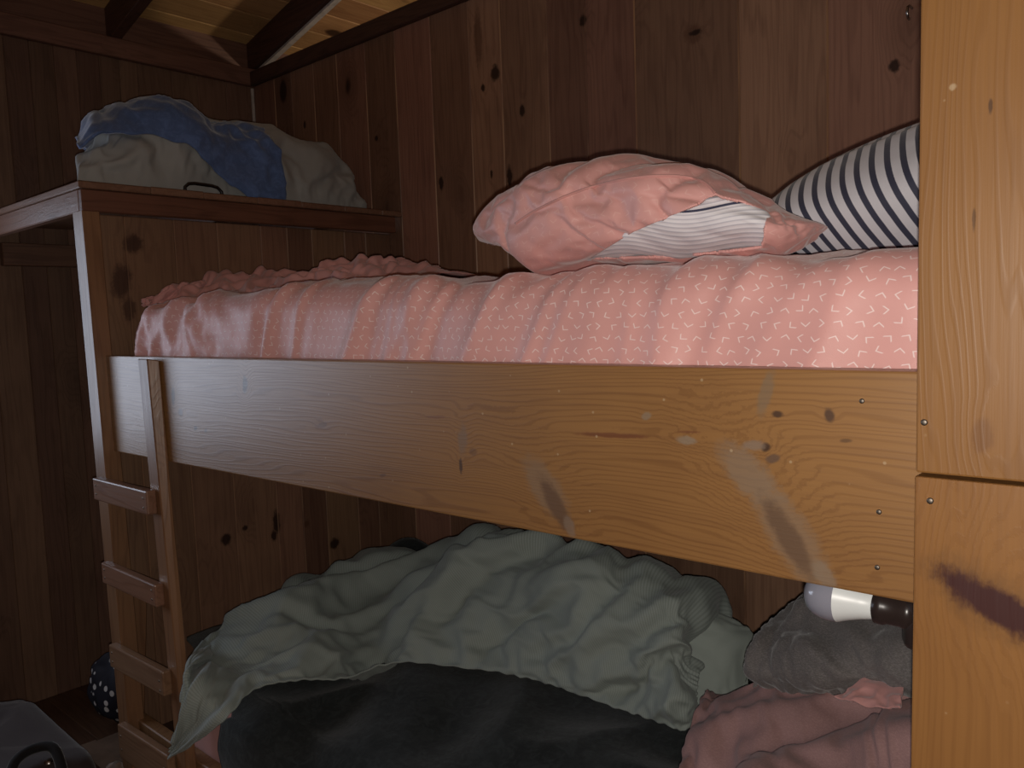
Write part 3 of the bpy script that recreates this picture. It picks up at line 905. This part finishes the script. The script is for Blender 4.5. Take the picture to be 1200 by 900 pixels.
def loft_prof(Y, t, grow=0.0):
    h = lin(H, Y) + grow
    th = PI * (1 - t)                     # t = 0 front foot, 1 back foot
    xf, xb = -2.475 + grow, -3.20 - grow
    xf -= .03 * (1 - lin(H, Y) / .3)
    c = (xf + xb) / 2; r = (xf - xb) / 2
    x = c - r * math.copysign(abs(math.cos(th)) ** .7, math.cos(th))
    z = LZ + h * abs(math.sin(th)) ** .65
    Y2 = Y + max(0, -2.5 - x) * .50 * (1 - Y / 1.085)
    return Vector((x, Y2, z))


def d_du(p, n, u, v):
    e = sstep(0, .06, v) * sstep(1, .95, v)
    return e * (folds(p, 6, (1, 1, 1.1), 6.6, .7, 2) - .5) * .03


Y0, Y1 = .0, 1.085
tag(relax(grid('duvet', 90, 60, lambda u, v: loft_prof(Y0 + (Y1 - Y0) * u, v) if 0 < u < 1 else Vector((-2.5 - .65 * v, Y0 + (Y1 - Y0) * u + (.325 * v if u == 0 else 0), LZ + .004)), M['duvet'], disp=d_du), .13, .07, bend=.3, thick=.004, nuv=(90, 60), selfc=.004),
    'rumpled pale grey duvet lying on the loft platform', 'duvet')
ft = [(.0, .16), (.1, .15), (.2, .13), (.32, .10), (.40, .05), (.48, .015), (.55, .0), (.7, .0)]


def blue_fn(u, v):
    Y = .03 + .64 * u
    t0 = lin(ft, Y); t = t0 + (.9 - t0) * v
    return loft_prof(Y, t, .040)


def d_bl(p, n, u, v):
    return (folds(p, 4, (1, 1, 1), 9.1, .5, 2) - .5) * .026 + .010 * noise.noise(p * 5) + d_du(p, n, .5, .5) * .6 + .010


tag(grid('blanket', 90, 90, blue_fn, M['blue'], disp=d_bl, solid=.008), 'blue fleece blanket thrown over the pale duvet on the loft', 'blanket')

# ---- lower bunk
mattress('mattress', M['pinkplain'], -2.13, -.03, .045, 1.09, .19, .42, .06, 120, lambda p, n, u, v: -((folds(p, 5, (1, .5, .4), 2.0, .5, 2) - .5) * .012), 'lower bunk mattress in a plain pink sheet under the dark blanket')


def dk_z(X, Y):
    z = .43 + .025 * sstep(-2.1, -1.7, X) + .045 * sstep(.1, .4, Y) * sstep(-1.9, -1.4, X) * sstep(-.3, -.7, X) + .02 * noise.noise(Vector((X * 3, Y * 3, 1)))
    z += .165 * math.exp(-((X + 2.2) / .16) ** 2 - ((Y - .97) / .13) ** 2)
    return z


def dk_fn(u, v):
    # v: 0 hem in front .. drape .. top .. back
    hem = .16
    if v < hem: Y = .012; zf = v / hem
    else: Y = .012 + (1.08 - .012) * (v - hem) / (1 - hem); zf = 1
    xl = lin([(.012, -1.80), (.06, -1.86), (.12, -2.2), (.2, -2.385), (1.1, -2.385)], Y)
    if v < hem: xl = -1.80 - .03 * zf
    X = xl + (-.30 - xl) * u
    r = sstep(.012, .09, Y)
    z = dk_z(X, Y) - (1 - r) * .03
    if v < hem: z = .20 + (z - .20) * zf; Y -= .012 * math.sin(zf * PI)
    return (X, Y, z)


def d_dk(p, n, u, v): return (folds(p, 2.6, (1, 1, 1), 12.3, .5, 1) - .5) * .022 + .003 * noise.noise(p * 9) + .008


tag(grid('fleece_blanket', 150, 90, dk_fn, M['char'], disp=d_dk, solid=.006), 'charcoal fleece blanket spread across the lower bunk under the sage cover', 'blanket')

# sage striped duvet cover heaped over the dark blanket
cols = [  # front-edge pixel + depth, ridge pixel + depth
    ((196, 890, -.115), (204, 868, -.112)), ((232, 869, -.10), (211, 826, -.10)), ((266, 840, -.07), (219, 782, -.06)), ((300, 806, .03), (240, 750, .10)),
    ((350, 796, .12), (290, 716, .23)), ((405, 794, .22), (352, 674, .46)), ((462, 776, .34), (436, 672, .60)), ((555, 784, .41), (515, 646, .62)),
    ((625, 797, .44), (582, 638, .63)), ((680, 815, .44), (635, 652, .63)), ((730, 832, .44), (698, 679, .62)), ((775, 848, .44), (757, 700, .60)), ((803, 856, .45), (800, 735, .58)), ((817, 838, .49), (822, 785, .56))]
ctrl = []
for i, (f, r) in enumerate(cols):
    A = W(*f); R_ = W(*r)
    k = 0 if i < 3 else min(1, (i - 2) / 3)
    row = [A]
    for t_, zf, yf in ((.25, .42, .10), (.5, .72, .30), (.75, .92, .60)):
        zf = t_ + (zf - t_) * k; yf = t_ + (yf - t_) * k
        row.append(Vector((A.x + (R_.x - A.x) * (t_ + (yf - t_) * .6), A.y + (R_.y - A.y) * yf, A.z + (R_.z - A.z) * zf)))
    row.append(R_)
    bk = .16 * k + .01
    row.append(R_ + Vector((-.03 * k, bk, -.03 * k)))
    row.append(Vector((R_.x - .05 * k, R_.y + bk * 1.6, max(R_.z - .22 * k, min(.46, R_.z)))))
    ctrl.append(row)


def d_sg(p, n, u, v):
    e = sstep(0, .08, v) * (.12 + .88 * sstep(.1, .36, u)) * sstep(1.0, .96, u)
    q = Vector((p.x - p.z * .5, p.y, p.z))
    big = (folds(q, 3.4, (1, .8, .9), 21.0, .8, 2) - .5) * .075
    mid = (folds(q, 7.5, (1, .9, 1), 5.0, .8, 3) - .5) * .034
    sm = (folds(q, 17, (1, 1, 1), 2.0, .6, 2) - .5) * .009
    lf = sstep(.34, .16, u) * sstep(0, .15, v) * sstep(1, .85, v) * sstep(0, .1, u)
    return e * (big * sstep(.1, .3, u) * .8 + mid * .8) + lf * (.014 * math.sin(v * 17 + 5 * u) + .006 * math.sin(v * 31 - 9 * u + 1) + .012 * noise.noise(p * 7))


tag(relax(grid('duvet_cover', 110, 56, patch(ctrl), M['sage'], disp=d_sg), .20, .06, bend=.2, thick=.004, nuv=(110, 56), selfc=.0035, left=.6), 'sage green finely striped duvet cover heaped along the lower bunk', 'duvet cover')

# sage pillow behind its right end
sgp = pillow_fn(W(812, 775, .62), (.92, .25, -.16), (-.1, .55, .80), (-.1, -.8, .55), .125, .125, .06, pinch=.06, p=4)
tag(grid('sage_pillow', 70, 70, sgp, M['sagepillow'], closed_u=True, disp=lambda p, n, u, v: -((folds(p, 9, (1, 1, 1), 4.4, .6, 2) - .5) * .018)), 'plain sage green pillow peeking out behind the heaped duvet cover', 'pillow')

# heather grey pillow leaning at the head of the lower bunk
gp = [  # outline in the photograph: columns from left to right, bottom and top, depth
    ((882, 800, .44), (884, 792, .50)), ((905, 812, .40), (905, 757, .56)), ((935, 815, .39), (935, 722, .62)), ((975, 816, .38), (972, 704, .64)), ((1020, 816, .37), (1018, 694, .64)), ((1070, 816, .36), (1066, 690, .62)), ((1120, 812, .36), (1112, 700, .58)), ((1150, 795, .38), (1150, 740, .50))]


def gp_fn(u, v):
    A = spl([W(*a) for a, b in gp], v); R_ = spl([W(*b) for a, b in gp], v)
    e = max(1 - abs(2 * v - 1) ** 4, 0) ** .5
    th = 2 * PI * u; mid = (A + R_) / 2; half = (R_ - A) / 2
    nrm = Vector((-.35, -.75, .55)).normalized()
    return mid + half * math.copysign(abs(math.cos(th)) ** .8, math.cos(th)) + nrm * (.085 * e * math.sin(th))


def d_gp(p, n, u, v):
    q = Vector((p.x * .8 + p.z * .9, p.y, p.z - p.x * .5))
    return (folds(q, 5, (1.3, .8, .8), 6.2, .6, 3) - .5) * .03


tag(grid('grey_pillow', 90, 110, gp_fn, M['greyp'], closed_u=True, disp=lambda p, n, u, v: -d_gp(p, n, u, v)), 'heather grey pillow propped at the head of the lower bunk', 'pillow')

# mauve blanket and the pink pillowcase corner on it
mv = [((795, 935, .12), (800, 880, .26), (822, 818, .44), (835, 812, .52)), ((850, 940, .10), (852, 885, .22), (868, 815, .42), (880, 810, .50)), ((920, 950, .06), (925, 890, .18), (935, 815, .40), (945, 808, .50)),
      ((1000, 960, .04), (1000, 895, .16), (1005, 816, .38), (1010, 806, .48)), ((1070, 965, .03), (1065, 890, .15), (1065, 810, .37), (1068, 800, .47)), ((1160, 960, .03), (1150, 890, .15), (1140, 805, .37), (1140, 795, .47))]
ctrl = [[W(*q) + (Vector((0, 0, 0))) for q in c] for c in mv]
for c in ctrl:
    c.insert(0, Vector((c[0].x, c[0].y - .03, .46))); c.append(Vector((c[-1].x, c[-1].y + .1, .5)))


def d_mv(p, n, u, v):
    q = Vector((p.x * .6 + p.y * .8, p.y - p.x * .4, p.z))
    e = sstep(0, .08, u) * sstep(1, .9, v)
    return e * ((folds(q, 4.5, (.7, 1.5, 1), 14.2, .6, 2) - .5) * .03)


tag(relax(grid('throw_blanket', 70, 50, patch(ctrl), M['mauve'], disp=d_mv), .09, .10, bend=.6, thick=.006, nuv=(70, 50)), 'mauve jersey blanket folded over the front of the lower bunk head', 'blanket')
pc = [((982, 812, .34), (1000, 800, .36), (1028, 783, .40)), ((1005, 820, .33), (1018, 806, .355), (1040, 788, .39)), ((1030, 826, .32), (1040, 812, .345), (1052, 796, .38)), ((1060, 826, .31), (1061, 814, .335), (1063, 803, .36))]
ctrl = [[W(*q) + Vector((0, -.02, .004)) for q in c] for c in pc]
tag(grid('pillowcase', 40, 30, patch(ctrl), M['pinkplain'], disp=lambda p, n, u, v: (folds(p, 16, (1, 1, 1), 1.2, .5, 2) - .5) * .012, solid=.004), 'folded corner of a pink pillowcase between mauve blanket and grey pillow', 'pillowcase')

# ---- bulb in its dark socket, under the side board
bl = empty('bulb_lamp', W(1050, 715, .10), 'bare white light bulb in a dark socket under the side board', 'lamp')
A, Bp = W(962, 698, .115), W(1045, 713, .115)
ax = Vector((-1, 0.02, 0.0)).normalized()
O = Bp
Ln = (A - Bp).length
mb = MB(); mb.lathe(O, ax, [(.0155, .018), (.0185, .022), (.0215, .035), (.026, .050), (.0315, .064)], 32)
body = mb.build('bulb_body', M['bulbbody'], bl, True)
mb = MB(); mb.lathe(O, ax, [(.0315, .064), (.0325, .072), (.032, .082), (.029, .093), (.023, .102), (.013, .108), (0, .110)], 32)
mb.build('bulb_globe', M['globe'], bl, True)
mb = MB(); mb.lathe(O, ax, [(0, -.03), (.021, -.03), (.0225, -.02), (.0205, -.012), (.0205, .004), (.0225, .008), (.0225, .018), (.018, .020), (0, .020)], 28)
mb.build('socket', M['bakelite'], bl, True)
mb = MB(); q = O - ax * .035
mb.lathe(q + Vector((0, 0, .02)), (0, 0, -1), [(0, 0), (.016, 0), (.021, .004), (.021, .055), (.019, .060), (0, .060)], 24)
mb.build('plug_housing', M['bakelite'], bl, True)
mb = MB(); mb.box((q.x - .002, q.y - .012, q.z - .03), (-.003, q.y + .012, q.z + .012), .003, None, 2); mb.build('bracket', M['bakelite'], bl)

# ---- hook on the back wall
p = W(1067, 8, YB - .012)
hk = MB(); hk.tube([(p.x, YB + .002, p.z), (p.x, YB - .02, p.z), (p.x, YB - .034, p.z - .006), (p.x, YB - .038, p.z - .018), (p.x, YB - .032, p.z - .028), (p.x, YB - .022, p.z - .030)], .003, 8)
tag(hk.build('wall_hook', M['steel'], None, True), 'tiny metal hook high on the back wall beside the end board', 'hook')

# ================================================================== on the floor, at the foot
bag = empty('soft_suitcase', (-2.45, -.38, 0), 'grey soft suitcase lying on the floor in the lower left corner', 'suitcase')
ex, ey = Vector((1, 0, 0)), Vector((0, 1, 0))


def soft_box(c, ex, ey, hx, hy, z0, z1, r, bul):
    def fn(u, v):
        # superellipsoid
        a = 2 * PI * u; b = PI * (v - .5)
        sg = lambda q, e: math.copysign(abs(q) ** e, q)
        cx = sg(math.cos(b), .22) * sg(math.cos(a), .22); cy = sg(math.cos(b), .22) * sg(math.sin(a), .22); cz = sg(math.sin(b), .30)
        return Vector(c) + ex * hx * cx + ey * hy * cy + Vector((0, 0, (z0 + z1) / 2 + (z1 - z0) / 2 * cz))
    return fn


C0 = Vector((-2.45, -.38, 0))
grid('case_body', 96, 60, soft_box(C0, ex, ey, .30, .225, .003, .30, .05, .02), M['bagcloth'], bag, closed_u=True, disp=lambda p, n, u, v: (folds(p, 5, (1, 1, 1), 3.8, .5, 2) - .5) * .012)
hp = [WZ(x, y, .30) + Vector((0, 0, z)) for x, y, z in ((10, 915, -.02), (18, 905, .025), (40, 893, .035), (64, 890, .03), (74, 900, -.02))]
mb = MB(); mb.tube([spl(hp, k / 20) for k in range(21)], .013, 10); mb.build('carry_handle', M['strap'], bag, True)
mb = MB(); mb.lathe(WZ(57, 893, .30) + Vector((0, 0, -.002)), (0, 0, 1), [(0, .008), (.010, .007), (.012, 0), (.012, -.006)], 14); mb.build('rivet', M['steel'], bag, True)

# polka dot bag between suitcase and ladder
pb = W(125, 828, .12)


def pb_fn(u, v):
    a = 2 * PI * u; h = v
    r = .135 * math.sin(PI * min(max(h, 0), 1) ** .72) ** .55 if 0 < h < 1 else 0
    return (pb.x + .03 + r * math.cos(a), pb.y + .02 + .55 * r * math.sin(a), .060 + .23 * h)


tag(grid('polka_dot_bag', 60, 46, pb_fn, M['polka'], closed_u=True, disp=lambda p, n, u, v: -((folds(p, 7, (1, 1, .6), 8.8, .5, 2) - .5) * .03)), 'slumped navy bag with white polka dots on the floor behind the ladder', 'bag')

cb = W(122, 866, .02)
mb = MB(); mb.box((cb.x - .10, .03, .001), (cb.x + .16, .20, .055), .003)
cbx = mb.build('box_body', M['board_brown'])
cbx.name = 'cardboard_box'
mb = MB(); mb.hexa([(cb.x - .10, -.03, .057), (cb.x + .16, -.03, .057), (cb.x + .16, .03, .055), (cb.x - .10, .03, .055), (cb.x - .10, -.03, .060), (cb.x + .16, -.03, .060), (cb.x + .16, .03, .058), (cb.x - .10, .03, .058)], 0)
mb.build('flap', M['board_brown'], cbx)
tag(cbx, 'low brown cardboard box on the floor under the polka dot bag', 'box')
fl = W(139, 885, -.09)
tag(grid('patterned_cloth', 50, 40, lambda u, v: (fl.x - .02 + (.075 * math.sin(PI * v ** .8) + .004) * math.cos(2 * PI * u), fl.y - .0 + .6 * (.075 * math.sin(PI * v ** .8) + .004) * math.sin(2 * PI * u), .004 + .20 * v), M['floral'], closed_u=True,
         disp=lambda p, n, u, v: (folds(p, 9, (1, 1, .5), 4.1, .5, 2) - .5) * .03), 'small bundle of patterned cloth on the floor against the ladder foot', 'cloth')

run_cloths(22)
open_case()
# stitched seam across the face of the pink pillowcase
from mathutils.bvhtree import BVHTree
bv = BVHTree.FromPolygons([v.co[:] for v in case.data.vertices], [p.vertices[:] for p in case.data.polygons])
sm = []
for k in range(60):
    q = spl([Vector((a, b, 0)) for a, b in ((604, 262), (625, 248), (660, 231), (700, 217), (745, 208), (790, 206), (822, 212), (838, 226))], k / 59)
    h = bv.ray_cast(CAM, ray(q.x, q.y).normalized())
    if h[0] is not None and h[0].y < .6: sm.append(h[0] - ray(q.x, q.y).normalized() * .0008)
if len(sm) > 8:
    mb = MB(); mb.tube(sm, .0022, 8); mb.build('seam', M['pinkplain'], pk, True)

# ================================================================== light
# the phone's torch right below the lens, the daylight in the window, the lamp of the next room
l = bpy.data.lights.new('phone_torch', 'POINT'); l.energy = 35; l.color = (1, .93, .85); l.shadow_soft_size = .006
o = bpy.data.objects.new('phone_torch', l); COL.objects.link(o); o.location = CAM + UP * -.018 + RT * .004
l = bpy.data.lights.new('window_daylight', 'AREA'); l.shape = 'RECTANGLE'; l.size = WZ1 - WZ0; l.size_y = WY1 - WY0; l.energy = 14; l.color = (.72, .82, 1.0)
o = bpy.data.objects.new('window_daylight', l); COL.objects.link(o); o.location = (XL - .06, (WY0 + WY1) / 2, (WZ0 + WZ1) / 2); o.rotation_euler = (0, -PI / 2, 0)
l = bpy.data.lights.new('next_room_lamp', 'POINT'); l.energy = 30; l.color = (1, .86, .66); l.shadow_soft_size = .05
o = bpy.data.objects.new('next_room_lamp', l); COL.objects.link(o); o.location = (-1.6, 2.2, 2.2)
w = bpy.data.worlds.new('world'); SC.world = w; w.use_nodes = True
w.node_tree.nodes['Background'].inputs[0].default_value = (.5, .6, .8, 1); w.node_tree.nodes['Background'].inputs[1].default_value = .03
